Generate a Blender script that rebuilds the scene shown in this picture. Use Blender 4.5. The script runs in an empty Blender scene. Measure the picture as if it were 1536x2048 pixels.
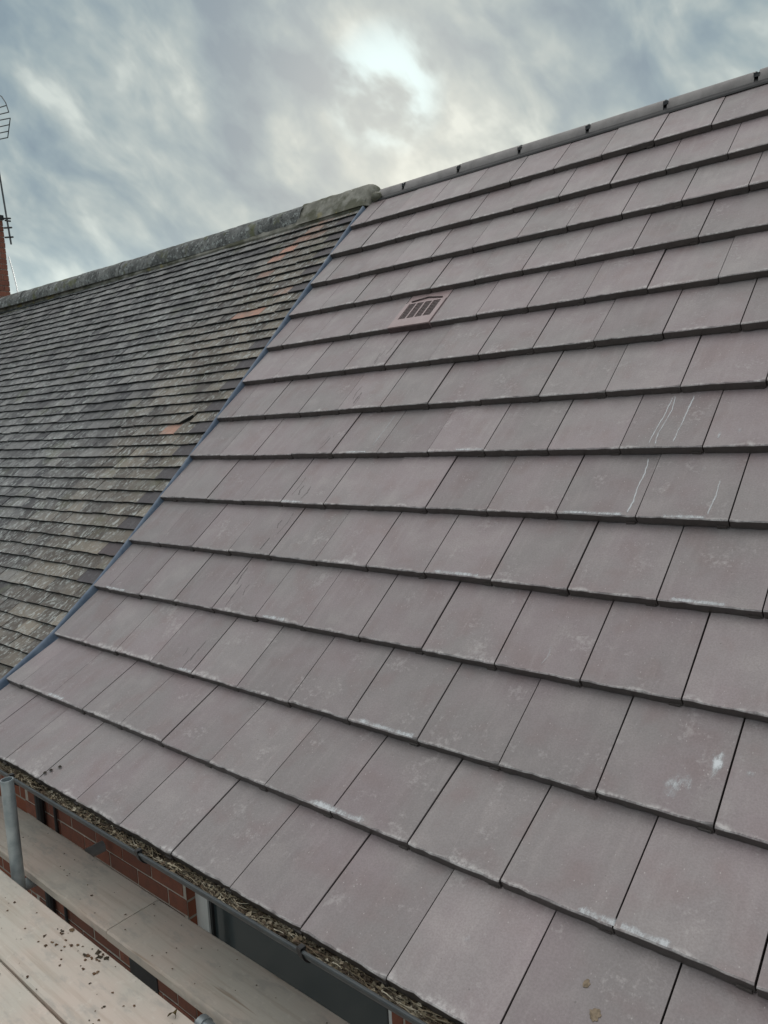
import bpy, math, random
from mathutils import Vector, Matrix, noise as mnoise
random.seed(11)
R = math.radians
sc = bpy.context.scene
col = sc.collection

# ------------------------------------------------------------------ camera
CAM = Vector((3.8204, -2.0221, 0.8002))
AX = ((0.76505, 0.64199, -0.05046), (0.03789, -0.12310, -0.99167), (-0.64286, 0.75676, -0.11850))  # right, down, forward
FPX = 1494.0
cd = bpy.data.cameras.new('camera'); cam = bpy.data.objects.new('camera', cd); col.objects.link(cam)
r_, d_, f_ = (Vector(a).normalized() for a in AX)
cam.matrix_world = Matrix(((r_.x, -d_.x, -f_.x, CAM.x), (r_.y, -d_.y, -f_.y, CAM.y), (r_.z, -d_.z, -f_.z, CAM.z), (0, 0, 0, 1)))
cd.sensor_fit = 'HORIZONTAL'; cd.sensor_width = 36.0; cd.lens = 36.0 * FPX / 1536.0
cd.clip_start = 0.05; cd.clip_end = 3000
sc.camera = cam
sc.cycles.max_bounces = 5; sc.cycles.diffuse_bounces = 3; sc.cycles.glossy_bounces = 2; sc.cycles.transparent_max_bounces = 6
def pix(p):
    v = Vector(p) - CAM; z = v.dot(f_)
    if z < 0.05: return None
    return (768 + FPX * v.dot(r_) / z, 1024 + FPX * v.dot(d_) / z, z)

# ------------------------------------------------------------------ node helper
class NT:
    def __init__(s, tree): s.t = tree; s.n = tree.nodes; s.l = tree.links
    def put(s, sock, v):
        if v is None: return
        if hasattr(v, 'is_linked'): s.l.new(v, sock)
        elif isinstance(v, (tuple, list)) and len(v) == 3 and len(sock.default_value) == 4: sock.default_value = (*v, 1)
        else: sock.default_value = v
    def node(s, kind, **kw):
        n = s.n.new(kind)
        for k, v in kw.items(): setattr(n, k, v)
        return n
    def math(s, op, a, b=None, c=None, clamp=False):
        n = s.node('ShaderNodeMath', operation=op, use_clamp=clamp)
        s.put(n.inputs[0], a); s.put(n.inputs[1], b); s.put(n.inputs[2], c); return n.outputs[0]
    def vmath(s, op, a, b=None, c=None):
        n = s.node('ShaderNodeVectorMath', operation=op)
        s.put(n.inputs[0], a); s.put(n.inputs[1], b)
        if c is not None: s.put(n.inputs[3], c)
        return n.outputs[1] if op in ('DOT_PRODUCT', 'LENGTH', 'DISTANCE') else n.outputs[0]
    def mix(s, fac, a, b, mode='MIX'):
        n = s.node('ShaderNodeMixRGB', blend_type=mode)
        s.put(n.inputs[0], fac); s.put(n.inputs[1], a); s.put(n.inputs[2], b); return n.outputs[0]
    def noise(s, vec, scale, detail=3, rough=0.55, dist=0.0):
        n = s.node('ShaderNodeTexNoise'); s.put(n.inputs['Vector'], vec)
        n.inputs['Scale'].default_value = scale; n.inputs['Detail'].default_value = detail
        n.inputs['Roughness'].default_value = rough; n.inputs['Distortion'].default_value = dist
        return n.outputs[0]
    def voro(s, vec, scale, feature='F1'):
        n = s.node('ShaderNodeTexVoronoi', feature=feature); s.put(n.inputs['Vector'], vec); n.inputs['Scale'].default_value = scale
        return n
    def smooth(s, v, a, b, o0=0.0, o1=1.0):
        n = s.node('ShaderNodeMapRange', interpolation_type='SMOOTHSTEP')
        s.put(n.inputs[0], v); n.inputs[1].default_value = a; n.inputs[2].default_value = b
        n.inputs[3].default_value = o0; n.inputs[4].default_value = o1; return n.outputs[0]
    def mapping(s, vec, loc=(0, 0, 0), rot=(0, 0, 0), scale=(1, 1, 1)):
        n = s.node('ShaderNodeMapping'); s.put(n.inputs[0], vec)
        n.inputs[1].default_value = loc; n.inputs[2].default_value = rot; n.inputs[3].default_value = scale
        return n.outputs[0]
    def xyz(s, vec):
        n = s.node('ShaderNodeSeparateXYZ'); s.put(n.inputs[0], vec); return n.outputs
    def comb(s, x, y, z):
        n = s.node('ShaderNodeCombineXYZ'); s.put(n.inputs[0], x); s.put(n.inputs[1], y); s.put(n.inputs[2], z); return n.outputs[0]
    def pos(s): return s.node('ShaderNodeNewGeometry').outputs['Position']
    def objco(s): return s.node('ShaderNodeTexCoord').outputs['Object']
    def rnd(s): return s.node('ShaderNodeObjectInfo').outputs['Random']
    def attr(s, name): return s.node('ShaderNodeAttribute', attribute_name=name).outputs['Color']

def material(name):
    m = bpy.data.materials.new(name); m.use_nodes = True
    t = NT(m.node_tree); b = t.n['Principled BSDF']
    return m, t, b
def finish(t, b, colour, rough, bump=None, strength=0.3, dist=0.002, spec=None):
    t.put(b.inputs['Base Color'], colour); t.put(b.inputs['Roughness'], rough)
    if spec is not None: b.inputs['Specular IOR Level'].default_value = spec
    if bump is not None:
        n = t.node('ShaderNodeBump'); n.inputs['Strength'].default_value = strength; n.inputs['Distance'].default_value = dist
        t.put(n.inputs['Height'], bump); t.l.new(n.outputs[0], b.inputs['Normal'])

# ------------------------------------------------------------------ world, sun, exposure
CLOUD_OFF = (15.43, 20.69, 8.5)
SUN = Vector((-0.577, 0.720, 0.385)).normalized()
w = bpy.data.worlds.new('World'); sc.world = w; w.use_nodes = True
t = NT(w.node_tree); bg = t.n['Background']
sky = t.node('ShaderNodeTexSky', sky_type='NISHITA'); sky.sun_disc = False
sky.sun_elevation = math.asin(SUN.z); sky.sun_rotation = math.atan2(SUN.x, SUN.y)
sky.air_density = 1.0; sky.dust_density = 1.5; sky.ozone_density = 1.0
dv = t.vmath('NORMALIZE', t.node('ShaderNodeTexCoord').outputs['Generated'])
dz = t.xyz(dv)[2]
# drifting cloud: noise drawn out along one wind direction of the sky
qa = t.vmath('DOT_PRODUCT', dv, (0.54, 0.454, -0.707)); qb = t.vmath('DOT_PRODUCT', dv, (0.54, 0.454, 0.707)); qc = t.vmath('DOT_PRODUCT', dv, (-0.643, 0.766, 0.0))
pc = t.comb(t.math('MULTIPLY', qa, 4.6), t.math('MULTIPLY', qb, 7.2), t.math('MULTIPLY', qc, 4.5))
pc = t.vmath('ADD', pc, CLOUD_OFF)
wn = t.node('ShaderNodeTexNoise'); t.put(wn.inputs['Vector'], pc); wn.inputs['Scale'].default_value = 1.1; wn.inputs['Detail'].default_value = 2
pcw = t.vmath('ADD', pc, t.vmath('MULTIPLY', t.vmath('SUBTRACT', wn.outputs['Color'], (0.5, 0.5, 0.5)), (0.40, 0.40, 0.40)))
n1 = t.noise(pcw, 0.9, 2, 0.5)
n2 = t.noise(t.vmath('ADD', pcw, (7.3, 2.1, 0)), 2.3, 4, 0.52)
dens = t.math('ADD', t.math('MULTIPLY', n1, 0.45), t.math('MULTIPLY', n2, 0.55))
ramp = t.node('ShaderNodeValToRGB'); t.put(ramp.inputs[0], dens)
e = ramp.color_ramp.elements
stops = ((0.405, (1.50, 2.10, 2.55)), (0.47, (1.95, 2.62, 2.95)), (0.52, (2.50, 3.15, 3.30)), (0.57, (3.3, 3.85, 3.8)), (0.63, (4.8, 5.3, 5.0)))
while len(e) < len(stops): e.new(0.5)
for k, (p, c) in enumerate(stops): e[k].position = p; e[k].color = (*c, 1)
cl = ramp.outputs[0]
# thin bright break in the cloud in front of the sun
sdot = t.vmath('DOT_PRODUCT', dv, tuple(SUN))
halo = t.smooth(sdot, 0.985, 1.0)
cl = t.mix(t.math('MULTIPLY', halo, 0.12), cl, (4.4, 5.0, 5.0))
gl = t.math('MULTIPLY', t.smooth(sdot, 0.9968, 0.9998), t.smooth(n2, 0.38, 0.60))
cl = t.mix(gl, cl, (5.0, 6.6, 6.9))
# paler towards the horizon, brighter and more neutral overhead (as an overcast sky is)
hz = t.smooth(dz, 0.13, 0.27, 0.7, 0.0)
cl = t.mix(hz, cl, t.mix(t.smooth(n2, 0.35, 0.65), (3.7, 4.7, 5.0), (6.7, 7.6, 7.3)))
cl = t.mix(t.smooth(dz, 0.47, 0.70, 0.0, 0.85), cl, (10.6, 10.4, 10.1))
full = t.mix(0.93, sky.outputs[0], cl)
t.put(bg.inputs['Color'], full); bg.inputs['Strength'].default_value = 0.1

sd = bpy.data.lights.new('sun', 'SUN'); sd.energy = 0.8; sd.angle = R(20); sd.color = (1.0, 0.95, 0.88)
sun = bpy.data.objects.new('sun', sd); col.objects.link(sun)
sun.rotation_euler = SUN.to_track_quat('Z', 'Y').to_euler(); sun.location = (-6, 8, 12)
sc.view_settings.view_transform = 'Standard'; sc.view_settings.look = 'None'
sc.view_settings.exposure = 0.33; sc.view_settings.gamma = 1.0; sc.view_settings.use_curve_mapping = False

# ------------------------------------------------------------------ mesh helpers
class MB:
    def __init__(s): s.v = []; s.f = []; s.c = []; s.cur = None
    def add(s, vs, fs):
        o = len(s.v); s.v += [tuple(v) for v in vs]; s.f += [tuple(i + o for i in f) for f in fs]
        if s.cur is not None: s.c += [s.cur] * len(vs)
    def box(s, a, b, jit=0.0):
        x0, y0, z0 = a; x1, y1, z1 = b
        q = lambda: random.uniform(-jit, jit) if jit else 0
        vs = [(x + q(), y + q(), z + q()) for z in (z0, z1) for y in (y0, y1) for x in (x0, x1)]
        s.add(vs, [(0, 2, 3, 1), (4, 5, 7, 6), (0, 1, 5, 4), (1, 3, 7, 5), (3, 2, 6, 7), (2, 0, 4, 6)])
    def tube(s, pts, r, seg=10, cap=True, rin=None):
        pts = [Vector(p) for p in pts]; n = len(pts); base = len(s.v); vs = []
        for i, p in enumerate(pts):
            d = (pts[min(i + 1, n - 1)] - pts[max(i - 1, 0)]).normalized()
            a = d.orthogonal().normalized() if i == 0 else (a - d * a.dot(d)).normalized()
            bb = d.cross(a); rr = r[i] if isinstance(r, (list, tuple)) else r
            for k in range(seg):
                th = 2 * math.pi * k / seg; vs.append(p + (a * math.cos(th) + bb * math.sin(th)) * rr)
        fs = [(i * seg + k, i * seg + (k + 1) % seg, (i + 1) * seg + (k + 1) % seg, (i + 1) * seg + k) for i in range(n - 1) for k in range(seg)]
        if cap: fs += [tuple(range(seg - 1, -1, -1)), tuple(range((n - 1) * seg, n * seg))]
        s.add(vs, fs)
    def mesh(s, name, smooth=False):
        me = bpy.data.meshes.new(name); me.from_pydata(s.v, [], s.f); me.update()
        if s.c:
            a = me.color_attributes.new('tint', 'FLOAT_COLOR', 'POINT')
            a.data.foreach_set('color', [x for c in s.c for x in c])
        if smooth: me.polygons.foreach_set('use_smooth', [True] * len(me.polygons))
        return me
    def build(s, name, mat, parent=None, smooth=False):
        return obj(name, s.mesh(name, smooth), mat, parent)
def obj(name, me, mat, parent=None):
    if mat is not None and not me.materials: me.materials.append(mat)
    o = bpy.data.objects.new(name, me); col.objects.link(o)
    if parent is not None: o.parent = parent
    return o
def tag(o, label, cat, group=None, kind=None):
    if label: o['label'] = label
    if cat: o['category'] = cat
    if group: o['group'] = group
    if kind: o['kind'] = kind
    return o
def empty(name, loc=(0, 0, 0)):
    o = bpy.data.objects.new(name, None); col.objects.link(o); o.location = loc; o.empty_display_size = 0.1; return o
def smooth_angle(o, ang=35):
    me = o.data; me.polygons.foreach_set('use_smooth', [True] * len(me.polygons))
    try: me.set_sharp_from_angle(angle=R(ang))
    except Exception: pass

# ------------------------------------------------------------------ materials
M = {}
TILE_A, TILE_B = (0.272, 0.218, 0.228), (0.250, 0.222, 0.222)
def mat_new_tile():
    m, t, b = material('brown_concrete_tile'); p = t.pos(); o = t.objco(); rn = t.rnd()
    ox, oy, oz = t.xyz(o)
    rp = t.mapping(p, rot=(R(-45), 0, 0))
    c = t.mix(t.smooth(t.noise(p, 2.4, 2), 0.35, 0.65), TILE_A, TILE_B)
    # red-brown patches and faint wash streaks down the slope
    nm = t.noise(t.vmath('ADD', p, (4, 9, 2)), 7, 2, 0.6)
    c = t.mix(t.smooth(nm, 0.25, 0.5, 0.5, 0.0), c, (0.34, 0.30, 0.295))
    c = t.mix(t.smooth(nm, 0.48, 0.72, 0, 0.55), c, (0.225, 0.158, 0.157))
    st = t.noise(t.mapping(rp, scale=(34, 3.0, 3)), 1.0, 2, 0.6)
    c = t.mix(t.smooth(st, 0.46, 0.8, 0, 0.26), c, (0.40, 0.355, 0.35))
    gr = t.noise(p, 190, 2, 0.7)
    c = t.mix(t.smooth(gr, 0.28, 0.72, 0.0, 0.36), c, (0.13, 0.105, 0.10))
    c = t.mix(1.0, c, t.comb(*[t.math('ADD', 0.84, t.math('MULTIPLY', rn, 0.28))] * 3), 'MULTIPLY')
    # pale aggregate flecks and dark pits
    fl = t.voro(t.mapping(rp, scale=(1, 0.55, 1)), 70)
    fl_m = t.math('MULTIPLY', t.smooth(fl.outputs['Distance'], 0.04, 0.13, 1, 0), t.smooth(nm, 0.42, 0.62))
    c = t.mix(t.math('MULTIPLY', fl_m, 0.5), c, (0.66, 0.62, 0.60))
    pit = t.voro(t.vmath('ADD', p, (3.3, 1.2, 5.0)), 17)
    c = t.mix(t.math('MULTIPLY', t.smooth(pit.outputs['Distance'], 0.02, 0.055, 1, 0), 0.5), c, (0.07, 0.06, 0.055))
    # lime bloom gathered along the tail of the tile
    n_a = t.noise(p, 7.5, 2, 0.6); n_b = t.noise(p, 60, 3, 0.75)
    width = t.math('ADD', 0.0048, t.math('MULTIPLY', t.math('MULTIPLY', t.smooth(n_a, 0.40, 0.72), t.math('ADD', 0.25, rn)), 0.034))
    dist = t.math('ADD', oy, t.math('MULTIPLY', t.math('SUBTRACT', n_b, 0.5), 0.018))
    bl = t.math('SUBTRACT', 1.0, t.math('DIVIDE', dist, width), clamp=True)
    bl = t.math('MULTIPLY', t.smooth(bl, 0.0, 0.7), t.smooth(n_b, 0.36, 0.64))
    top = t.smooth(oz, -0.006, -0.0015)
    c = t.mix(t.math('MULTIPLY', t.math('MULTIPLY', bl, 0.54), top), c, (0.66, 0.635, 0.62))
    # thin scattered bloom
    hz = t.smooth(t.math('ADD', t.math('MULTIPLY', n_a, 0.5), t.math('MULTIPLY', n_b, 0.5)), 0.56, 0.70, 0, 0.32)
    c = t.mix(hz, c, (0.55, 0.51, 0.50))
    # raw brown concrete on the cut edges, darkened to paint in their shade
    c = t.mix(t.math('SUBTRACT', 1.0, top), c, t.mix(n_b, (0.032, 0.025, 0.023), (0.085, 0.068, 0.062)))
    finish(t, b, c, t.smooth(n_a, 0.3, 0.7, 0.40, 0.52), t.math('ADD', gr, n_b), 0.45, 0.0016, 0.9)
    return m
def mat_old_tile():
    m, t, b = material('weathered_clay_tile'); p = t.pos(); rp = t.mapping(p, rot=(R(-45), 0, 0))
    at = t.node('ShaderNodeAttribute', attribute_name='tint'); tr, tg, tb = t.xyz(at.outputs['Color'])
    x = t.xyz(p)[0]
    nl = t.noise(p, 1.6, 2)
    warm = t.smooth(t.math('ADD', x, t.math('MULTIPLY', t.math('SUBTRACT', nl, 0.5), 2.6)), -1.9, -0.3)
    cold = t.mix(tr, (0.082, 0.080, 0.085), (0.240, 0.235, 0.233))
    hot = t.mix(tr, (0.110, 0.094, 0.082), (0.270, 0.236, 0.195))
    c = t.mix(warm, cold, hot)
    nm = t.noise(p, 13, 3, 0.65)
    c = t.mix(t.smooth(nm, 0.46, 0.70, 0, 0.40), c, (0.31, 0.31, 0.30))
    c = t.mix(t.smooth(t.noise(t.vmath('ADD', p, (2, 7, 1)), 3.0, 3, 0.6), 0.55, 0.72, 0, 0.38), c, (0.145, 0.155, 0.095))
    # pale lichen crusts and flecks dragged down the slope
    lv = t.mapping(rp, scale=(1.0, 0.5, 1.0))
    l1 = t.smooth(t.noise(lv, 38, 4, 0.75), 0.52, 0.61)
    c = t.mix(t.math('MULTIPLY', t.math('MULTIPLY', l1, t.smooth(nl, 0.30, 0.52)), 0.62), c, (0.56, 0.59, 0.57))
    dk = t.smooth(t.noise(t.vmath('ADD', lv, (9, 3, 3)), 26, 3, 0.7), 0.57, 0.72, 0, 0.45)
    c = t.mix(dk, c, (0.070, 0.070, 0.075))
    sal = t.mix(t.smooth(nm, 0.4, 0.62), (0.52, 0.285, 0.215), (0.36, 0.235, 0.19))
    c = t.mix(tg, c, sal)
    c = t.mix(t.math('MULTIPLY', tb, 0.85), c, (0.088, 0.080, 0.090))
    c = t.mix(at.outputs['Alpha'], (0.022, 0.022, 0.022), c)  # tail faces near black: algae deepened by a painted course shadow
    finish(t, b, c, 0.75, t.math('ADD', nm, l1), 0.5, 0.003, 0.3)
    return m
def mat_simple(name, c1, c2, scale=20, rough=0.6, bump=0.3, bscale=80, metal=0.0, dist=0.002, spec=None, detail=4):
    m, t, b = material(name); p = t.pos()
    c = t.mix(t.smooth(t.noise(p, scale, detail, 0.6), 0.32, 0.68), c1, c2)
    b.inputs['Metallic'].default_value = metal
    finish(t, b, c, rough, t.noise(p, bscale, 4, 0.65), bump, dist, spec); return m
M['tile'] = mat_new_tile(); M['old'] = mat_old_tile()
M['deck'] = mat_simple('dark_underlay', (0.018, 0.018, 0.02), (0.03, 0.028, 0.027), 8, 0.9)
M['ridge_new'] = mat_simple('grey_brown_ridge_concrete', (0.19, 0.175, 0.172), (0.27, 0.25, 0.245), 9, 0.6, 0.35, 160)
M['black'] = mat_simple('black_plastic', (0.012, 0.012, 0.014), (0.022, 0.022, 0.024), 20, 0.45, 0.1)
M['blue'] = mat_simple('blue_grey_plastic_strip', (0.095, 0.135, 0.20), (0.16, 0.205, 0.275), 14, 0.42, 0.12)
M['vent'] = mat_simple('reddish_brown_plastic', (0.335, 0.245, 0.245), (0.375, 0.285, 0.285), 12, 0.38, 0.05)
M['vent_hole'] = mat_simple('dark_brown_plastic', (0.055, 0.035, 0.035), (0.085, 0.055, 0.055), 30, 0.5, 0.1)
def mat_old_ridge():
    m, t, b = material('lichened_ridge_concrete'); p = t.pos()
    c = t.mix(t.smooth(t.noise(p, 6, 4), 0.35, 0.65), (0.10, 0.102, 0.10), (0.20, 0.203, 0.197))
    c = t.mix(t.smooth(t.noise(p, 21, 5, 0.7), 0.52, 0.64, 0, 0.85), c, (0.36, 0.385, 0.375))
    c = t.mix(t.smooth(t.noise(t.vmath('ADD', p, (3, 3, 8)), 28, 5, 0.7), 0.53, 0.63, 0, 0.85), c, (0.035, 0.036, 0.036))
    c = t.mix(t.smooth(t.noise(t.vmath('ADD', p, (8, 1, 2)), 4, 4), 0.54, 0.66, 0, 0.7), c, (0.12, 0.125, 0.05))
    finish(t, b, c, 0.8, t.noise(p, 45, 5, 0.7), 0.8, 0.008, 0.25); return m
M['ridge_old'] = mat_old_ridge()
def mat_mortar_cap():
    m, t, b = material('mossy_mortar'); p = t.pos(); z = t.xyz(p)[2]
    c = t.mix(t.smooth(t.noise(p, 9, 4), 0.35, 0.65), (0.17, 0.165, 0.14), (0.30, 0.29, 0.255))
    c = t.mix(t.smooth(t.noise(t.vmath('ADD', p, (5, 3, 1)), 6, 4), 0.46, 0.62, 0, 0.8), c, (0.085, 0.085, 0.055))
    c = t.mix(t.smooth(t.noise(t.vmath('ADD', p, (1, 8, 1)), 9, 4), 0.6, 0.68, 0, 0.7), c, (0.26, 0.22, 0.09))
    finish(t, b, c, 0.85, t.noise(p, 40, 5, 0.7), 0.7, 0.006, 0.2); return m
M['cap'] = mat_mortar_cap()
M['mortar'] = mat_simple('pale_mortar', (0.40, 0.36, 0.31), (0.52, 0.47, 0.41), 30, 0.9, 0.5, 120)
def mat_brick(name, cs):
    m, t, b = material(name); p = t.pos(); rn = t.rnd()
    c = t.mix(rn, cs[0], cs[1])
    c = t.mix(t.smooth(t.noise(p, 26, 4, 0.65), 0.4, 0.7, 0, 0.6), c, cs[2])
    finish(t, b, c, 0.8, t.noise(p, 110, 4, 0.7), 0.5, 0.003, 0.25); return m
M['brick'] = mat_brick('red_brick', ((0.195, 0.078, 0.055), (0.30, 0.115, 0.075), (0.15, 0.075, 0.06)))
def mat_wall():
    m, t, b = material('brick_wall'); p = t.pos(); x, y, z = t.xyz(p)
    n = t.node('ShaderNodeTexBrick'); t.put(n.inputs['Vector'], t.comb(t.math('ADD', x, y), z, 0.0))
    n.inputs['Color1'].default_value = (0.20, 0.07, 0.045, 1); n.inputs['Color2'].default_value = (0.28, 0.095, 0.055, 1); n.inputs['Mortar'].default_value = (0.3, 0.27, 0.23, 1)
    n.inputs['Scale'].default_value = 1.0; n.inputs['Mortar Size'].default_value = 0.005; n.inputs['Brick Width'].default_value = 0.225; n.inputs['Row Height'].default_value = 0.075
    finish(t, b, n.outputs[0], 0.85, t.noise(p, 80, 4), 0.5, 0.003, 0.25); return m
M['wall'] = mat_wall()
M['white'] = mat_simple('white_upvc', (0.62, 0.64, 0.64), (0.70, 0.71, 0.70), 6, 0.35, 0.03)
def mat_glass():
    m, t, b = material('dark_window_glass')
    b.inputs['Metallic'].default_value = 0.0
    finish(t, b, t.mix(t.noise(t.pos(), 3, 2), (0.035, 0.047, 0.050), (0.055, 0.070, 0.075)), 0.06, spec=0.7); return m  # bluish base colour paints in a soft reflection on the dark pane
M['glass'] = mat_glass()
M['gutter'] = mat_simple('dark_grey_gutter', (0.040, 0.047, 0.052), (0.062, 0.070, 0.074), 15, 0.4, 0.12)
M['steel'] = mat_simple('galvanised_steel', (0.30, 0.345, 0.365), (0.43, 0.475, 0.49), 18, 0.42, 0.15, 60, 0.55)
M['darksteel'] = mat_simple('dull_dark_steel', (0.05, 0.055, 0.06), (0.10, 0.105, 0.11), 18, 0.5, 0.15, 60, 0.4)
def mat_board():
    m, t, b = material('weathered_scaffold_board'); p = t.pos(); rn = t.rnd()
    gp = t.mapping(p, scale=(2.2, 45, 45))
    nb_ = t.noise(p, 3.0, 3)
    c = t.mix(t.smooth(nb_, 0.35, 0.65), (0.635, 0.54, 0.47), (0.57, 0.53, 0.465))
    gn = t.noise(gp, 1.0, 3, 0.65)
    c = t.mix(t.smooth(gn, 0.45, 0.8, 0, 0.45), c, (0.36, 0.27, 0.20))
    sm = t.noise(t.mapping(p, rot=(0, 0, R(38)), scale=(7, 18, 7)), 1.0, 4, 0.7)
    c = t.mix(t.smooth(sm, 0.50, 0.68, 0, 0.6), c, (0.42, 0.395, 0.36))
    c = t.mix(t.smooth(t.noise(p, 30, 3, 0.7), 0.56, 0.72, 0, 0.35), c, (0.72, 0.67, 0.60))
    c = t.mix(t.smooth(t.noise(t.mapping(p, rot=(0, 0, R(2)), scale=(1.3, 26, 3)), 1.0, 2), 0.685, 0.72, 0, 0.6), c, (0.26, 0.18, 0.12))
    c = t.mix(1.0, c, t.comb(*[t.math('ADD', 0.94, t.math('MULTIPLY', rn, 0.1))] * 3), 'MULTIPLY')
    finish(t, b, c, 0.78, t.math('ADD', gn, sm), 0.3, 0.003, 0.25); return m
M['board'] = mat_board()
def mat_tint(name, rough=0.85):
    m, t, b = material(name); p = t.pos()
    c = t.mix(t.smooth(t.noise(p, 120, 3), 0.35, 0.7, 0, 0.5), t.attr('tint'), (0.05, 0.04, 0.025))
    finish(t, b, c, rough, t.noise(p, 200, 3), 0.4, 0.002, 0.2); return m
M['debris'] = mat_tint('leaf_litter')
M['ground'] = mat_simple('paved_ground', (0.16, 0.155, 0.145), (0.24, 0.23, 0.21), 3, 0.9, 0.4, 20)
def mat_stain(name='white_lime_bloom', colour=(0.70, 0.72, 0.74)):
    m, t, b = material(name); p = t.pos(); ti = t.attr('tint'); tr, tg, tb = t.xyz(ti)
    rp = t.mapping(p, rot=(R(-45), 0, 0))
    n = t.noise(t.mapping(rp, scale=(1, 0.45, 1)), 85, 5, 0.75)
    n2 = t.noise(t.mapping(rp, scale=(1.0, 0.25, 1)), 30, 3, 0.6)
    a = t.smooth(t.math('ADD', t.math('MULTIPLY', n, 0.6), t.math('ADD', t.math('MULTIPLY', n2, 0.4), t.math('MULTIPLY', t.math('SUBTRACT', tr, 0.5), 0.62))), 0.44, 0.74)
    a = t.math('MULTIPLY', a, tg)
    finish(t, b, colour, 0.8, spec=0.2)
    t.put(b.inputs['Alpha'], a); return m
M['stain'] = mat_stain(); M['scuff'] = mat_stain('dark_scuff', (0.085, 0.075, 0.075))

# ------------------------------------------------------------------ roof profile (s up the slope, n out of it; 45 degree plane)
S = [-0.935, -0.624, -0.320, 0.0, 0.319, 0.638, 0.957, 1.271, 1.589, 1.906, 2.224, 2.544, 2.864, 3.186, 3.506]
N = [0.188, 0.101, 0.029, 0.0, -0.012, -0.020, -0.022, -0.023, -0.021, -0.019, -0.015, -0.011, -0.007, 0.0, 0.004]
OFF = [0.015, 0.015, 0.005, -0.002, -0.004, -0.009, -0.008, -0.009, -0.005, -0.002, -0.001, 0.002, -0.002, 0.005]
C45 = math.sqrt(0.5); TH = 0.036; WT = 0.30
def RP(x, s, n): return Vector((x, (s - n) * C45, (s + n) * C45))
def prof(s):
    if s <= S[0]:
        k = (N[1] - N[0]) / (S[1] - S[0]); return N[0] + k * (s - S[0])
    for i in range(len(S) - 1):
        if s <= S[i + 1]:
            # smooth cubic through neighbours
            f = (s - S[i]) / (S[i + 1] - S[i]); return N[i] + (N[i + 1] - N[i]) * f
    return N[-1]
def course_frame(c):
    a = RP(0, S[c], N[c]); b = RP(0, S[c + 1], N[c + 1] - TH)
    return a, math.atan2(b.z - a.z, b.y - a.y), (b - a).length

# ================================================================== SETTING
g = MB(); g.add([(-600, -600, -5.6), (600, -600, -5.6), (600, 600, -5.6), (-600, 600, -5.6)], [(0, 1, 2, 3)])
tag(g.build('ground', M['ground']), 'paved ground far below the scaffold', None, kind='structure')

# ================================================================== THE RE-ROOFED HOUSE
house = tag(empty('brick_house', (2.2, 2.6, -5.6)), 'red brick house with new mauve brown flat tiled roof in the foreground', 'house')
def part(o, parent):           # parent keeping world placement
    o.parent = parent; o.matrix_parent_inverse = parent.matrix_world.inverted(); return o
bpy.context.view_layer.update()
X1 = 4.65
m = MB(); ss = [S[0] + 0.03] + S[1:-1] + [3.56]
for sgn in (0,):
    rows = []
    for s in ss:
        p = RP(0, s, prof(s) - 0.085); rows.append((p.y, p.z))
    rows.append((2.6, 2.53)); rows.append((6.0, -0.8)); 
    for i, (y, z) in enumerate(rows): m.v += [(0.0, y, z), (X1, y, z)]
    for i in range(len(rows) - 1): m.f.append((2 * i, 2 * i + 1, 2 * i + 3, 2 * i + 2))
roof = part(m.build('roof', M['deck']), house)

def tile_mesh(w, seed):
    rg = random.Random(seed); m = MB(); k = 11; L = 0.395
    g2 = rg.uniform(0.0020, 0.0031)
    xs = [g2 + (w - 2 * g2) * i / k for i in range(k + 1)]
    tail = [rg.gauss(0, 0.0009) - (0.0022 if rg.random() < 0.12 else 0) * -1 for _ in xs]
    ch = [0.0025 + abs(rg.gauss(0, 0.0012)) + (0.008 * rg.random() if rg.random() < 0.16 else 0) for _ in xs]
    a = [(x, tail[i] + ch[i], 0) for i, x in enumerate(xs)]                       # top arris
    b = [(x, tail[i], -ch[i] * 0.8) for i, x in enumerate(xs)]                      # chamfer foot
    c = [(x, tail[i] * 0.3 + 0.001 + rg.gauss(0, 0.0008), -0.033 + rg.gauss(0, 0.0008)) for i, x in enumerate(xs)]  # lower edge
    n = k + 1
    vs = a + b + c + [(xs[0], L, 0.0), (xs[-1], L, 0.0), (xs[0], L, -0.02), (xs[-1], L, -0.02)]
    fs = [tuple(range(n)) + (3 * n + 1, 3 * n)]
    fs += [(n + i, n + i + 1, i + 1, i) for i in range(k)]
    fs += [(2 * n + i, 2 * n + i + 1, n + i + 1, n + i) for i in range(k)]
    fs += [(0, 3 * n, 3 * n + 2, 2 * n, n), (k, n + k, 2 * n + k, 3 * n + 3, 3 * n + 1)]
    fs += [tuple(range(3 * n - 1, 2 * n - 1, -1)) + (3 * n + 2, 3 * n + 3)]
    m.add(vs, fs)
    x0 = w - 0.040; m.box((x0, -0.0025, -0.0375), (w - 0.008, 0.016, -0.0250), 0.0012)    # interlock lug under the joint
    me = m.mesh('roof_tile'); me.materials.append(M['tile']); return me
FULL = [tile_mesh(WT, 100 + i) for i in range(9)]; HALF = [tile_mesh(WT / 2, 200 + i) for i in range(4)]
VENT_C, VENT_X = 9, 1.05
pr = random.Random(5)
vent_frame = None
TILES = []
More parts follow.
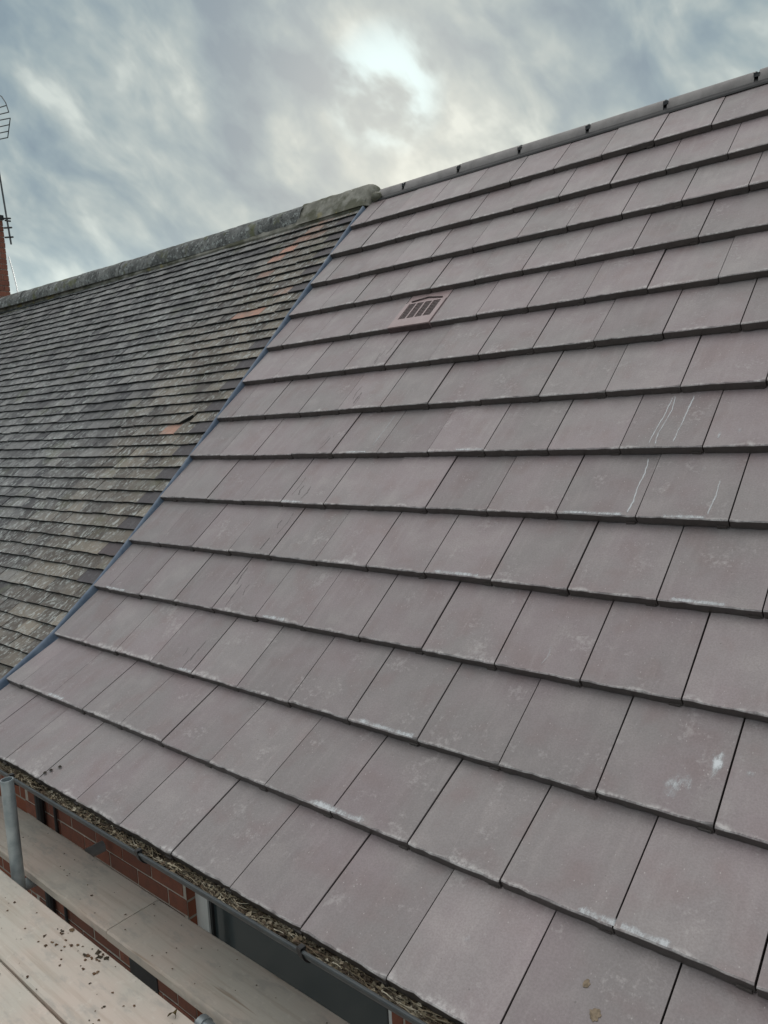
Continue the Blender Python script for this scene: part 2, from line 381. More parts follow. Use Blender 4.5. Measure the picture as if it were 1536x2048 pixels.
for c in range(14):
    a, ang, L = course_frame(c)
    x = OFF[c] - 0.006; first = True
    odd = (c % 2 == 1)
    while x < X1 - 0.05:
        half = first and odd
        first = False
        wd = WT / 2 if half else WT
        loc = Vector((x, a.y, a.z)); rot = (ang + pr.gauss(0, 0.0018), pr.gauss(0, 0.0030), pr.gauss(0, 0.0016))
        up_ = Vector((0, math.cos(ang), math.sin(ang))); nr = Vector((0, -math.sin(ang), math.cos(ang)))
        loc += up_ * pr.gauss(0, 0.0014) + nr * pr.gauss(0, 0.0014)
        TILES.append((c, x, x + wd, Matrix.Translation(loc) @ __import__('mathutils').Euler(rot).to_matrix().to_4x4()))
        if c == VENT_C and abs(x - VENT_X) < 0.1:
            vent_frame = (loc, rot)
        else:
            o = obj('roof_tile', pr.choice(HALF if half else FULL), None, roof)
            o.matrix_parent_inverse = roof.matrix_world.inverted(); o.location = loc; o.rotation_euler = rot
        x += wd

# the plastic vent tile
loc, rot = vent_frame
mw = Matrix.Translation(loc) @ __import__('mathutils').Euler(rot).to_matrix().to_4x4()
vm = MB(); g2 = 0.004
vm.box((g2, -0.001, -0.034), (WT - g2, 0.39, 0.0))
vm.box((g2, 0.0, 0.0), (WT - g2, 0.075, 0.005)); vm.box((g2, 0.075, 0.0), (0.035, 0.235, 0.005)); vm.box((WT - 0.035, 0.075, 0.0), (WT - g2, 0.235, 0.005)); vm.box((0.035, 0.225, 0.0), (WT - 0.035, 0.235, 0.005))
for k in range(1, 4):
    xx = 0.035 + k * (WT - 0.07) / 4; vm.box((xx - 0.005, 0.075, 0.0), (xx + 0.005, 0.225, 0.005))
vme = vm.mesh('vent_tile'); vme.materials.append(M['vent'])
vent = bpy.data.objects.new('vent_tile', vme); col.objects.link(vent); vent.matrix_world = mw; vent['label'] = 'reddish brown plastic vent tile with slotted grille'
for k in range(4):
    sm = MB(); x0 = 0.035 + k * (WT - 0.07) / 4 + 0.005; x1 = 0.035 + (k + 1) * (WT - 0.07) / 4 - 0.005
    sm.box((x0, 0.076, 0.0003), (x1, 0.224, 0.0016))
    for j in range(9): yy = 0.083 + j * 0.0155; sm.box((x0, yy, 0.0016), (x1, yy + 0.005, 0.0034))
    s_ = sm.build('grille', M['vent_hole'], vent)
lm = MB(); lm.box((0.004, -0.004, -0.034), (WT - 0.004, -0.0012, -0.001)); lm.build('front_lip', M['vent_hole'], vent)
wm = MB()    # raised weather bar above the grille
pts = [(0.04 + 0.22 * i / 12, 0.250 + 0.022 * (1 - abs(i - 6) / 6.0), 0.004) for i in range(13)]
wm.tube(pts, 0.004, 6); wm.build('weather_bar', M['vent_hole'], vent)
bpy.context.view_layer.update(); part(vent, house)

# bonding strip between the two roofs: a rounded blue-grey upstand following the bellcast
bm_ = MB(); prof_pts = []; sv = S[0] - 0.02
while sv < 3.50: prof_pts.append(sv); sv += 0.08
sec = [(-0.040, -0.05), (-0.040, -0.014), (-0.037, -0.006), (-0.032, -0.001), (-0.027, -0.001), (-0.022, -0.006), (-0.020, -0.016), (-0.016, -0.042), (0.02, -0.052), (0.02, -0.07), (-0.040, -0.07)]
rgb = random.Random(8)
for i, s in enumerate(prof_pts):
    wob = 0.004 * math.sin(s * 2.1 + 0.5) + 0.0025 * math.sin(s * 7.3) + rgb.gauss(0, 0.0012)
    for (xx, nn) in sec: bm_.v.append(tuple(RP(xx + wob, s, prof(s) - 0.004 + nn)))
ns = len(sec)
for i in range(len(prof_pts) - 1):
    for k in range(ns): bm_.f.append((i * ns + k, i * ns + (k + 1) % ns, (i + 1) * ns + (k + 1) % ns, (i + 1) * ns + k))
bm_.f.append(tuple(range(ns))); bm_.f.append(tuple(range(len(bm_.v) - 1, len(bm_.v) - ns - 1, -1)))
bs = part(bm_.build('bonding_strip', M['blue']), house); bs['label'] = 'blue grey plastic strip sealing the joint between the two roofs'; smooth_angle(bs, 50)

# ridge of the new roof
RY, RZ, RR = 2.6, 2.492, 0.080
rm = MB()
zz = [RP(0, 3.512, -0.028), RP(0, 3.522, -0.022), RP(0, 3.59, -0.012)]
for p in zz: rm.v += [(0.03, p.y, p.z), (X1, p.y, p.z)]
rm.f += [(0, 1, 3, 2), (2, 3, 5, 4)]
ridge = part(rm.build('ridge', M['black']), house)
def half_round(x0, x1, cy, cz, r, th, seg=14, lift0=0.0, lift1=0.0, a0=-8, a1=188):
    m = MB()
    for (x, l) in ((x0, lift0), (x1, lift1)):
        for rr in (r, r - th):
            for k in range(seg + 1):
                an = R(a0 + (a1 - a0) * k / seg); m.v.append((x, cy + rr * math.cos(an), cz + l + rr * math.sin(an)))
    n = seg + 1
    for k in range(seg):
        m.f += [(k, k + 1, 2 * n + k + 1, 2 * n + k), (n + k, 3 * n + k, 3 * n + k + 1, n + k + 1), (k, n + k, n + k + 1, k + 1), (2 * n + k, 2 * n + k + 1, 3 * n + k + 1, 3 * n + k)]
    for k in (0, seg): m.f.append((k, 2 * n + k, 3 * n + k, n + k))
    return m
xj = [0.05, 0.302, 0.791, 1.272, 1.745, 2.217, 2.697, 3.175, 3.65, 4.13, 4.6]
for i in range(len(xj) - 1):
    o = half_round(xj[i] + 0.011, xj[i + 1] - 0.011, RY, RZ + pr.gauss(0, 0.0025), RR + pr.gauss(0, 0.001), 0.016, lift0=pr.gauss(0, 0.001), lift1=pr.gauss(0, 0.001)).build('ridge_tile', M['ridge_new'], ridge)
    o.matrix_parent_inverse = ridge.matrix_world.inverted(); smooth_angle(o)
    if i:
        o = half_round(xj[i] - 0.03, xj[i] + 0.03, RY, RZ, RR - 0.013, 0.006).build('ridge_union', M['black'], ridge)
        o.matrix_parent_inverse = ridge.matrix_world.inverted()
        cm = MB(); an = R(150); cy, cz = RY + (RR) * math.cos(an), RZ + RR * math.sin(an)
        cm.box((xj[i] - 0.012, cy - 0.008, cz - 0.012), (xj[i] + 0.016, cy + 0.012, cz + 0.008), 0.002)
        o = cm.build('ridge_clip', M['black'], ridge); o.matrix_parent_inverse = ridge.matrix_world.inverted()
# mortar lump where old and new ridges meet
def lump(name, c, r, mat, seed, parent, amp=0.35):
    m = MB(); u, v = 12, 8
    for j in range(v + 1):
        ph = math.pi * j / v
        for i in range(u):
            th = 2 * math.pi * i / u; d = Vector((math.sin(ph) * math.cos(th), math.sin(ph) * math.sin(th), math.cos(ph)))
            k = 1 + amp * mnoise.noise(d * 2.1 + Vector((seed, 0, 0)))
            m.v.append((c[0] + d.x * r[0] * k, c[1] + d.y * r[1] * k, c[2] + d.z * r[2] * k))
    for j in range(v):
        for i in range(u): m.f.append((j * u + i, (j + 1) * u + i, (j + 1) * u + (i + 1) % u, j * u + (i + 1) % u))
    o = m.build(name, mat); smooth_angle(o, 60); part(o, parent); return o
lump('mortar_lump', (0.05, 2.515, 2.498), (0.05, 0.035, 0.036), M['cap'], 3.0, house)

# wall, window, fascia, gutter
WY = -0.47
WX0, WX1, WZ0, WZ1 = 1.37, 2.43, -1.78, -0.72
wl = MB()
yb = WY + 0.004
for a, b in (((-0.03, yb, -5.6), (WX0, 5.7, -0.66)), ((WX1, yb, -5.6), (X1, 5.7, -0.66)), ((WX0, yb, -5.6), (WX1, 5.7, WZ0)), ((WX0, yb, WZ1), (WX1, 5.7, -0.66)), ((WX0, 0.35, WZ0), (WX1, 5.7, WZ1))): wl.box(a, b)
wall = part(wl.build('wall', M['wall']), house)
bk = MB(); bk.box((0, -0.001, 0), (0.215, 0.004, 0.065), 0.0008); bkm = bk.mesh('brick'); bkm.materials.append(M['brick'])
bks = [bkm]
for k in range(4):
    q = MB(); q.box((0, -0.001, 0), (0.215, 0.0035, 0.065), 0.0009); me = q.mesh('brick'); me.materials.append(M['brick']); bks.append(me)
for xa, xb in ((-0.03, WX0 - 0.001), (WX1 + 0.001, 3.6)):
    mo = MB(); mo.add([(xa, yb - 0.002, -1.85), (xb, yb - 0.002, -1.85), (xb, yb - 0.002, -0.66), (xa, yb - 0.002, -0.66)], [(0, 1, 2, 3)])
    mor = mo.build('mortar', M['mortar'], wall); mor.matrix_parent_inverse = wall.matrix_world.inverted()
row = 0; z = -0.735
while z > -1.85:
    x = -0.02 - (0.1125 if row % 2 else 0) + 0.029
    while x < 3.5:
        a, b = max(x, -0.03), x + 0.215
        clip = None
        if a < WX0 < b: b = WX0 - 0.002
        if a < WX1 < b: a = WX1 + 0.002
        inside = a >= WX0 - 0.001 and b <= WX1 + 0.001
        if not (inside and z < WZ1) and b - a > 0.02:
            o = obj('brick', pr.choice(bks), None, wall); o.matrix_parent_inverse = wall.matrix_world.inverted()
            o.location = (a, WY + pr.gauss(0, 0.0008), z); o.scale = ((b - a) / 0.215, 1, 1)
        x += 0.225
    z -= 0.075; row += 1
fy = WY + 0.042
fr = MB(); fw = 0.078
fr.box((WX0, fy, WZ0), (WX0 + fw, fy + 0.07, WZ1)); fr.box((WX1 - 0.05, fy, WZ0), (WX1, fy + 0.07, WZ1)); fr.box((WX0 + fw, fy, WZ1 - fw), (WX1 - 0.05, fy + 0.07, WZ1)); fr.box((WX0 + fw, fy, WZ0), (WX1 - 0.05, fy + 0.07, WZ0 + fw))
win = part(fr.build('window', M['white']), house); win['label'] = 'white window frame under the eaves'
gl_ = MB(); gl_.box((WX0 + fw, fy + 0.02, WZ0 + fw), (WX1 - 0.05, fy + 0.04, WZ1 - fw))
o = gl_.build('pane', M['glass'], win); o.matrix_parent_inverse = win.matrix_world.inverted()
for a, b in (((WX0 + fw, fy + 0.008, WZ0 + fw), (WX0 + fw + 0.014, fy + 0.0198, WZ1 - fw)), ((WX1 - 0.064, fy + 0.008, WZ0 + fw), (WX1 - 0.05, fy + 0.0198, WZ1 - fw))):
    gk = MB(); gk.box(a, b); o = gk.build('gasket', M['black'], win); o.matrix_parent_inverse = win.matrix_world.inverted()
fa = MB(); fa.box((-0.03, -0.716, -0.70), (X1, -0.698, -0.575)); fa.box((-0.03, -0.698, -0.70), (X1, WY - 0.008, -0.692))
part(fa.build('fascia', M['black']), house)
for px_, w_ in ((0.19, 0.042), (0.322, 0.016)):
    pm = MB(); pm.tube([(px_, WY - w_ * 0.5 - 0.004, -0.70), (px_, WY - w_ * 0.5 - 0.004, -5.6)], w_ * 0.5, 10)
    part(pm.build('downpipe' if w_ > 0.03 else 'wall_cable', M['black']), house)
vt = MB(); vt.box((0.885, WY - 0.006, -1.72), (1.10, WY + 0.001, -1.50)); part(vt.build('wall_dark_patch', M['black']), house)  # flat black panel on the wall for an unidentified dark spot

GY, GZ, GR = -0.772, -0.556, 0.052
gm = MB(); seg = 14; gx0, gx1 = 0.12, X1
for x in (gx0, gx1):
    for rr in (GR, GR - 0.0035):
        for k in range(seg + 1):
            an = math.pi + math.pi * k / seg; gm.v.append((x, GY + rr * math.cos(an), GZ + rr * math.sin(an)))
n = seg + 1
for k in range(seg): gm.f += [(k, k + 1, 2 * n + k + 1, 2 * n + k), (n + k, 3 * n + k, 3 * n + k + 1, n + k + 1)]
gm.f += [(0, 2 * n, 3 * n, n), (seg, n + seg, 3 * n + seg, 2 * n + seg)]
gm.tube([(gx0, GY - GR - 0.001, GZ - 0.003), (gx1, GY - GR - 0.001, GZ - 0.003)], 0.004, 8)
gut = part(gm.build('gutter', M['gutter']), house); smooth_angle(gut, 40); gut['label'] = 'dark grey half round gutter filled with leaf litter'
for bx in (0.73, 1.67, 2.44, 3.3, 4.2):
    b_ = MB()
    for x in (bx - 0.008, bx + 0.008):
        for rr in (GR + 0.0055, GR + 0.0005):
            for k in range(seg + 1):
                an = math.pi - 0.15 + (math.pi + 0.15) * k / seg; b_.v.append((x, GY + rr * math.cos(an), GZ + rr * math.sin(an)))
    for k in range(seg): b_.f += [(k, k + 1, 2 * n + k + 1, 2 * n + k), (n + k, 3 * n + k, 3 * n + k + 1, n + k + 1), (k, n + k, n + k + 1, k + 1), (2 * n + k, 2 * n + k + 1, 3 * n + k + 1, 3 * n + k)]
    b_.box((bx - 0.008, GY - GR - 0.008, GZ - 0.002), (bx + 0.008, GY - GR + 0.012, GZ + 0.008))
    o = b_.build('gutter_bracket', M['black'], gut); o.matrix_parent_inverse = gut.matrix_world.inverted()

# lime streaks and bloom lying on the new tiles (thin films, feathered by their own pattern)
def on_tile(c, x, v, lift=0.0006):
    for (tc, xa, xb, mw_) in TILES:
        if tc == c and xa <= x < xb: return mw_ @ Vector((x - xa, v, lift))
    a, ang, L = course_frame(c); u = Vector((0, math.cos(ang), math.sin(ang))); nr = Vector((0, -math.sin(ang), math.cos(ang)))
    return Vector((x, a.y, a.z)) + u * v + nr * lift
def streak(c, pts, wd, alpha=0.72, mat='stain', name='lime_streak'):
    m = MB(); rg = random.Random(int(pts[0][0] * 1000)); fine = []
    for (a, b) in zip(pts[:-1], pts[1:]):
        for k in range(5): f = k / 5; fine.append((a[0] + (b[0] - a[0]) * f, a[1] + (b[1] - a[1]) * f))
    fine.append(pts[-1]); n_ = len(fine)
    for i, (x, v) in enumerate(fine):
        x += rg.gauss(0, 0.0006) if 0 < i < n_ - 1 else 0; ww = wd * rg.uniform(0.6, 1.3)
        e_ = 0.3 if i in (0, n_ - 1) else 1.0
        for dx_, r0 in ((-1, 0.3), (0, e_), (1, 0.3)):
            m.v.append(tuple(on_tile(c, x + dx_ * ww, v))); m.c.append((r0, alpha, 0, 1))
    for i in range(n_ - 1):
        for k in range(2): m.f.append((i * 3 + k, i * 3 + k + 1, i * 3 + k + 4, i * 3 + k + 3))
    o = m.build(name, M[mat], roof); o.matrix_parent_inverse = roof.matrix_world.inverted()
def bloom(c, x, v, rx, rv, alpha=0.7, peak=0.62):
    m = MB(); rings, u = 4, 14
    for j in range(rings + 1):
        for i in range(u):
            th = 2 * math.pi * i / u; f = j / rings * (1 + 0.25 * mnoise.noise(Vector((x * 9 + math.cos(th), v * 9 + math.sin(th), c))))
            xx, vv = x + rx * f * math.cos(th), v + rv * f * math.sin(th); vv = min(max(vv, 0.004), 0.31)
            m.v.append(tuple(on_tile(c, xx, vv))); m.c.append((peak * (1 - j / rings), alpha, 0, 1))
    for j in range(rings):
        for i in range(u): m.f.append((j * u + i, (j + 1) * u + i, (j + 1) * u + (i + 1) % u, j * u + (i + 1) % u))
    o = m.build('lime_bloom', M['stain'], roof); o.matrix_parent_inverse = roof.matrix_world.inverted()
streak(6, [(2.816, 0.30), (2.826, 0.213), (2.812, 0.08), (2.816, 0.014)], 0.0036)
streak(6, [(2.808, 0.30), (2.805, 0.18), (2.795, 0.09), (2.792, 0.014)], 0.003)
streak(6, [(2.889, 0.30), (2.885, 0.19), (2.883, 0.122), (2.876, 0.014)], 0.0045)
streak(6, [(2.72, 0.008), (2.80, 0.010), (2.88, 0.008)], 0.006, 0.8)
streak(5, [(2.792, 0.303), (2.803, 0.22), (2.799, 0.145), (2.806, 0.07), (2.799, 0.012)], 0.0045, 0.75)
streak(5, [(3.070, 0.188), (3.073, 0.11), (3.066, 0.018)], 0.0038, 0.65)
streak(6, [(1.431, 0.29), (1.433, 0.2), (1.430, 0.13), (1.427, 0.05)], 0.0035, 0.55)
streak(3, [(2.70, 0.03), (2.71, 0.07), (2.705, 0.11)], 0.003, 0.5)
rs = random.Random(31)
for c in (2, 3, 4, 5, 6, 7, 8):       # dark scuffs where a ladder or boot dragged down the slope
    for k in range(3):
        x_, v0_ = 1.12 + rs.gauss(0, 0.022), rs.uniform(0.10, 0.29); l_ = rs.uniform(0.05, 0.16)
        streak(c, [(x_, v0_), (x_ + rs.gauss(0, 0.006), v0_ - l_ * 0.5), (x_ + rs.gauss(0, 0.01), max(0.01, v0_ - l_))], rs.uniform(0.0025, 0.006), rs.uniform(0.3, 0.6), 'scuff', 'scuff_mark')
for (c, x0_, x1_, v_) in ((5, 2.54, 2.80, 0.012), (5, 2.92, 3.07, 0.012), (4, 2.125, 2.35, 0.014), (3, 1.372, 1.53, 0.014), (6, 1.27, 1.42, 0.01), (6, 1.92, 2.09, 0.012), (5, 1.03, 1.2, 0.012), (3, 0.10, 0.32, 0.012), (2, 1.10, 1.2, 0.012), (1, 3.06, 3.3, 0.014), (1, 2.15, 2.4, 0.016), (2, 2.13, 2.4, 0.014), (4, 3.02, 3.2, 0.012), (1, 0.42, 0.58, 0.014)):
    k = max(2, int((x1_ - x0_) / 0.05)); 
    m = MB(); nn_ = 10
    for i in range(nn_ + 1):
        x = x0_ + (x1_ - x0_) * i / nn_; e_ = 0.2 if i in (0, nn_) else 0.70
        for v, r0 in ((0.0035, e_), (v_ * 0.9, e_), (v_ * 2.3, 0.05)): m.v.append(tuple(on_tile(c, x, v))); m.c.append((r0, 0.8, 0, 1))
    for i in range(nn_):
        for q in range(2): m.f.append((i * 3 + q, (i + 1) * 3 + q, (i + 1) * 3 + q + 1, i * 3 + q + 1))
    o = m.build('lime_bloom', M['stain'], roof); o.matrix_parent_inverse = roof.matrix_world.inverted()
for a in ((2, 3.185, 0.085, 0.085, 0.085, 0.8, 0.66), (2, 3.268, 0.175, 0.035, 0.085, 0.95, 0.9), (2, 3.345, 0.167, 0.035, 0.05, 0.8, 0.66), (3, 2.70, 0.20, 0.05, 0.07, 0.5, 0.42), (3, 2.321, 0.125, 0.03, 0.06, 0.6, 0.5), (0, 2.84, 0.17, 0.055, 0.045, 0.7, 0.5), (2, 2.526, 0.162, 0.05, 0.06, 0.4, 0.42), (6, 3.03, 0.06, 0.016, 0.06, 0.9, 0.75), (6, 3.09, 0.08, 0.016, 0.06, 0.8, 0.7), (6, 3.17, 0.20, 0.03, 0.03, 0.9, 0.65), (1, 3.22, 0.17, 0.09, 0.06, 0.45, 0.42), (2, 0.98, 0.03, 0.05, 0.03, 0.5, 0.5), (0, 1.3, 0.05, 0.12, 0.04, 0.5, 0.48), (0, 1.9, 0.04, 0.13, 0.035, 0.5, 0.5), (0, 0.8, 0.05, 0.15, 0.05, 0.55, 0.5), (0, 2.3, 0.04, 0.12, 0.035, 0.5, 0.48), (4, 0.62, 0.10, 0.04, 0.04, 0.5, 0.5), (3, 0.05, 0.1, 0.03, 0.1, 0.6, 0.55), (5, 3.0, 0.24, 0.03, 0.03, 0.6, 0.55)):
    bloom(*a)

# ================================================================== THE NEIGHBOURING HOUSE
nb = tag(empty('brick_house', (-4.2, 2.6, -5.6)), 'neighbouring house with old mossy grey plain tiled roof on the left', 'house')
bpy.context.view_layer.update()
XL = -9.5; GA = 0.0965; ND = -0.020
def stretch(x): return 1 + 0.0010 * x * x
m = MB(); sl = [S[0] + 0.03] + S[1:-1] + [3.56]; xs_ = [0.0, -1.5, -3, -4.5, -6, -7.5, XL]
for s in sl:
    for x in xs_: m.v.append(tuple(RP(x, s * stretch(x), prof(s) + ND - 0.05)))
for x in xs_: m.v.append((x, 2.62, 2.50 * stretch(x)))
for x in xs_: m.v.append((x, 6.0, -0.8))
nx = len(xs_)
for j in range(len(sl) + 1):
    for i in range(nx - 1): m.f.append((j * nx + i, (j + 1) * nx + i, (j + 1) * nx + i + 1, j * nx + i + 1))
nroof = part(m.build('roof', M['deck']), nb)
TW = 0.166
def plain(wd, L, th, rg, brk=0):
    """camber-topped plain clay tile, tail at y=0, top at z=0"""
    k = 3; vs = []
    g_ = 0.0014 + abs(rg.gauss(0, 0.0008)); cam_ = rg.uniform(0.0, 0.0014)
    xs = [g_ + (wd - 2 * g_) * i / k for i in range(k + 1)]
    ty = [rg.gauss(0, 0.0014) for _ in xs]; tz = [cam_ * (1 - (2 * i / k - 1) ** 2) for i in range(k + 1)]
    if brk: ty[-1] += 0.055; ty[-2] += 0.028; tz[-1] += 0.016; tz[-2] += 0.008
    for i, x in enumerate(xs): vs.append((x, ty[i], tz[i]))
    for i, x in enumerate(xs): vs.append((x, ty[i] + 0.001, tz[i] - th))
    for i, x in enumerate(xs): vs.append((x, L, tz[i] - 0.004))
    n = k + 1; fs = []
    vs += [(x, y - 0.0003, z) for (x, y, z) in vs[:2 * n]]      # tail face has its own skin: algae plus course shadow put into its colour
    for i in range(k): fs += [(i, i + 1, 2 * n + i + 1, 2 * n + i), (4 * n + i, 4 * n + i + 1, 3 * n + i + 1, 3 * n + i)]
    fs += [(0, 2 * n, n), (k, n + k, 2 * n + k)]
    return vs, fs, 3 * n
s_base = 1.948 - GA * 30
courses = []
k = 0
while s_base + k * GA < 3.47: courses.append(s_base + k * GA); k += 1
salmon = [(-0.594, 3.126), (-0.68, 3.024), (-0.687, 2.829), (-0.69, 2.429), (-0.445, 2.337), (-0.555, 3.339), (-0.425, 3.243), (-0.556, 3.226), (-0.277, 2.561), (-0.451, 1.2), (-0.143, 0.25), (-0.451, 3.466)]
sal_f = [0.95, 0.85, 0.4, 0.8, 0.8, 0.45, 0.3, 0.4, 0.35, 0.75, 0.4, 0.4]
rg = random.Random(21); items = []
for k, s in enumerate(courses):
    if s < S[0] - 0.05: continue
    x = -0.037; j = 0; off = (k % 2)
    while x > XL:
        wd = TW
        dark = 0
        if j == 0 and off == 0: wd = 0.208; dark = 1 if rg.random() < 0.85 and s > -0.1 else 0.0
        elif j == 0: wd = TW * rg.uniform(0.72, 0.82)
        xl = x - wd; xc = x - wd / 2
        sf = stretch(xc); sx = s * sf + rg.gauss(0, 0.0022) + 0.004 * mnoise.noise(Vector((xc * 1.1, s * 2, 0)))
        n0 = prof(s) + ND + 0.006 * mnoise.noise(Vector((xc * 0.8, s * 0.9, 4))) + rg.gauss(0, 0.0011)
        n1 = prof(s + GA) + ND
        slope = math.atan2((n1 - prof(s)) - ND - 0.0132, GA)     # in the (s,n) frame
        rot = (R(45) + slope, rg.gauss(0, 0.008), rg.gauss(0, 0.007))
        sal = 0
        for (q, (sx_, ss_)) in enumerate(salmon):
            if xl <= sx_ < x and s * sf <= ss_ < (s + GA) * sf: sal = sal_f[q]
        brk = 1 if (xl <= -0.449 < x and s * sf <= 1.30 < (s + GA) * sf) else 0
        if brk: sal = 0
        p = RP(xl, sx, n0); pc_ = RP(xc, sx + 0.05, n0); q = pix(pc_)
        vis = q is not None and -25 < q[0] < 1560 and q[1] < 2070
        items.append((0 if vis else 1, q[2] if q else 99, p, rot, wd, min(1, max(0, rg.gauss(0.45, 0.36))), sal, dark, brk))
        x -= wd; j += 1
order = sorted(range(len(items)), key=lambda i: (-items[i][8], items[i][0], items[i][1]))
mass = MB(); from mathutils import Euler
var_cache = {}
for rank, i in enumerate(order):
    vis, dep, p, rot, wd, br, sal, dark, brk = items[i]
    if rank < 300:
        key = (round(wd, 2) if wd > 0.17 else 0.166, round(br * 6), round(sal, 2), dark, brk, rg.randrange(2))
        if key not in var_cache:
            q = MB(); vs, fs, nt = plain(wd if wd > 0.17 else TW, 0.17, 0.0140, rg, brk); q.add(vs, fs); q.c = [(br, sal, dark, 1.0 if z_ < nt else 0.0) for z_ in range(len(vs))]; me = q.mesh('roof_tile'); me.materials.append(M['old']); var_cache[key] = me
        o = obj('roof_tile', var_cache[key], None, nroof); o.matrix_parent_inverse = nroof.matrix_world.inverted()
        o.location = p; o.rotation_euler = rot
        if wd < TW - 0.001: o.location = p + Vector((0, 0, 0)); o.scale = (wd / TW, 1, 1)
    else:
        mat4 = Matrix.Translation(p) @ Euler(rot).to_matrix().to_4x4()
        vs, fs, nt = plain(wd, 0.17, 0.0140, rg, brk); mass.cur = None
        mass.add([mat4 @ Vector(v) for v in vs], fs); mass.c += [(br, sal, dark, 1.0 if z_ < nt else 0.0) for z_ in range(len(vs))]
o = mass.build('roof_tiles', M['old'], nroof); o.matrix_parent_inverse = nroof.matrix_world.inverted(); o['kind'] = 'stuff'; o['label'] = 'farther courses of old grey plain tiles'

# old ridge
OY, OZ, ORR = 2.6, 2.487, 0.142
nrm = MB(); nrm.box((XL, 2.5, 2.40), (0.0, 2.7, 2.47)); nridge = part(nrm.build('ridge', M['cap']), nb)
x = -0.74; k = 0
while x > XL:
    L = 0.46; zc = OZ * (1 + 0.00075 * x * x); z2 = OZ * (1 + 0.00075 * (x - L) ** 2)
    q = MB(); nseg, na = 10, 16; bul = rg.uniform(-0.003, 0.003)
    for i in range(nseg + 1):
        f = i / nseg; xx = x - L * f
        for a_ in range(na + 1):
            an = R(-12 + 204 * a_ / na)
            d = ORR * (1 + 0.035 * mnoise.noise(Vector((xx * 5, math.cos(an) * 2, math.sin(an) * 2))) + 0.02 * mnoise.noise(Vector((xx * 18, math.cos(an) * 6, math.sin(an) * 6)))) + bul - (0.004 if i in (0, nseg) else 0)
            q.v.append((xx + 0.002, OY + d * math.cos(an), zc + (z2 - zc) * f + d * math.sin(an)))
    for i in range(nseg):
        for a_ in range(na): q.f.append((i * (na + 1) + a_, (i + 1) * (na + 1) + a_, (i + 1) * (na + 1) + a_ + 1, i * (na + 1) + a_ + 1))
    o = q.build('ridge_tile', M['ridge_old'], nridge, True); o.matrix_parent_inverse = nridge.matrix_world.inverted()
    x -= L
# mortar-covered last ridge piece
q = MB(); nseg, na = 26, 22
for i in range(nseg + 1):
    f = i / nseg; xx = 0.008 - 0.77 * f
    CS = [(0.185, -0.075), (0.165, -0.03), (0.14, 0.04), (0.10, 0.112), (0.05, 0.145), (0.0, 0.152), (-0.055, 0.142), (-0.08, 0.122), (-0.112, 0.06), (-0.145, 0.0), (-0.158, -0.025), (-0.175, -0.048)]
    na = len(CS) - 1; k_ = (0.62, 0.90, 1.0)[i] if i < 3 else 1.0
    for (cy_, cz_) in CS:
        d = 0.95 + 0.03 * mnoise.noise(Vector((xx * 5, cy_ * 14, cz_ * 14 + 9))) + 0.03 * mnoise.noise(Vector((xx * 17, cy_ * 40, cz_ * 40)))
        q.v.append((xx, OY + cy_ * d * k_, OZ + 0.002 + (cz_ * d * k_ if cz_ > 0 else cz_)))
for i in range(nseg):
    for a_ in range(na): q.f.append((i * (na + 1) + a_, (i + 1) * (na + 1) + a_, (i + 1) * (na + 1) + a_ + 1, i * (na + 1) + a_ + 1))
q.f.append(tuple(range(na + 1)))
o = part(q.build('mortar_cap', M['cap'], None, True), nb); o['label'] = 'mossy mortar coated end of the old ridge'
# mortar bedding fillet under the old ridge
q = MB(); xx = -0.02; pts_ = []
while xx > XL: pts_.append(xx); xx -= 0.09
for xx in pts_:
    st = stretch(xx); nz = mnoise.noise(Vector((xx * 6, 1, 1)))
    a = RP(xx, (3.455 + 0.014 * nz) * (1 + 0.0009 * xx * xx), prof(3.45) + ND + 0.008); b = RP(xx, 3.50 * (1 + 0.0009 * xx * xx), prof(3.5) + ND + 0.03); c_ = RP(xx, 3.60 * (1 + 0.0008 * xx * xx), prof(3.5) + ND + 0.02)
    q.v += [tuple(a + Vector((0, 0.012, -0.03))), tuple(a), tuple(b), tuple(c_)]
for i in range(len(pts_) - 1):
    for kk in range(3): q.f.append((i * 4 + kk, (i + 1) * 4 + kk, (i + 1) * 4 + kk + 1, i * 4 + kk + 1))
part(q.build('ridge_bedding', M['cap']), nb)
nwl = MB(); nwl.box((XL, -0.466, -5.6), (-0.034, 5.7, -0.66)); part(nwl.build('wall', M['wall']), nb)

# chimney on the far end of the old roof
CX0, CX1, CY0, CY1, CZ1 = -8.05, -7.22, 2.25, 3.0, 3.93
cm = MB(); cm.box((CX0 + 0.006, CY0 + 0.006, 1.6), (CX1 - 0.006, CY1 - 0.006, CZ1 - 0.02)); chim = part(cm.build('chimney', M['mortar']), nb); chim['label'] = 'red brick chimney with a black capping'
cr = random.Random(3); z = 2.55; row = 0
while z < CZ1 - 0.07:
    for face in (0, 1):
        u = -0.1125 if (row + face) % 2 else 0.0; tot = (CX1 - CX0) if face == 0 else (CY1 - CY0)
        while u < tot - 0.01:
            a, b = max(u, 0), min(u + 0.215, tot)
            if b - a > 0.02:
                pr_ = cr.uniform(0.0, 0.009)
                q = MB()
                if face == 0: q.box((CX0 + a, CY0 - pr_, z), (CX0 + b, CY0 + 0.02, z + 0.065), 0.002)
                else: q.box((CX1 - 0.02, CY0 + a, z), (CX1 + pr_, CY0 + b, z + 0.065), 0.002)
                o = q.build('brick', M['brick'], chim); o.matrix_parent_inverse = chim.matrix_world.inverted()
            u += 0.225
    z += 0.075; row += 1
q = MB(); q.box((CX0 - 0.02, CY0 - 0.02, CZ1 - 0.02), (CX1 + 0.02, CY1 + 0.015, CZ1 + 0.035), 0.006)
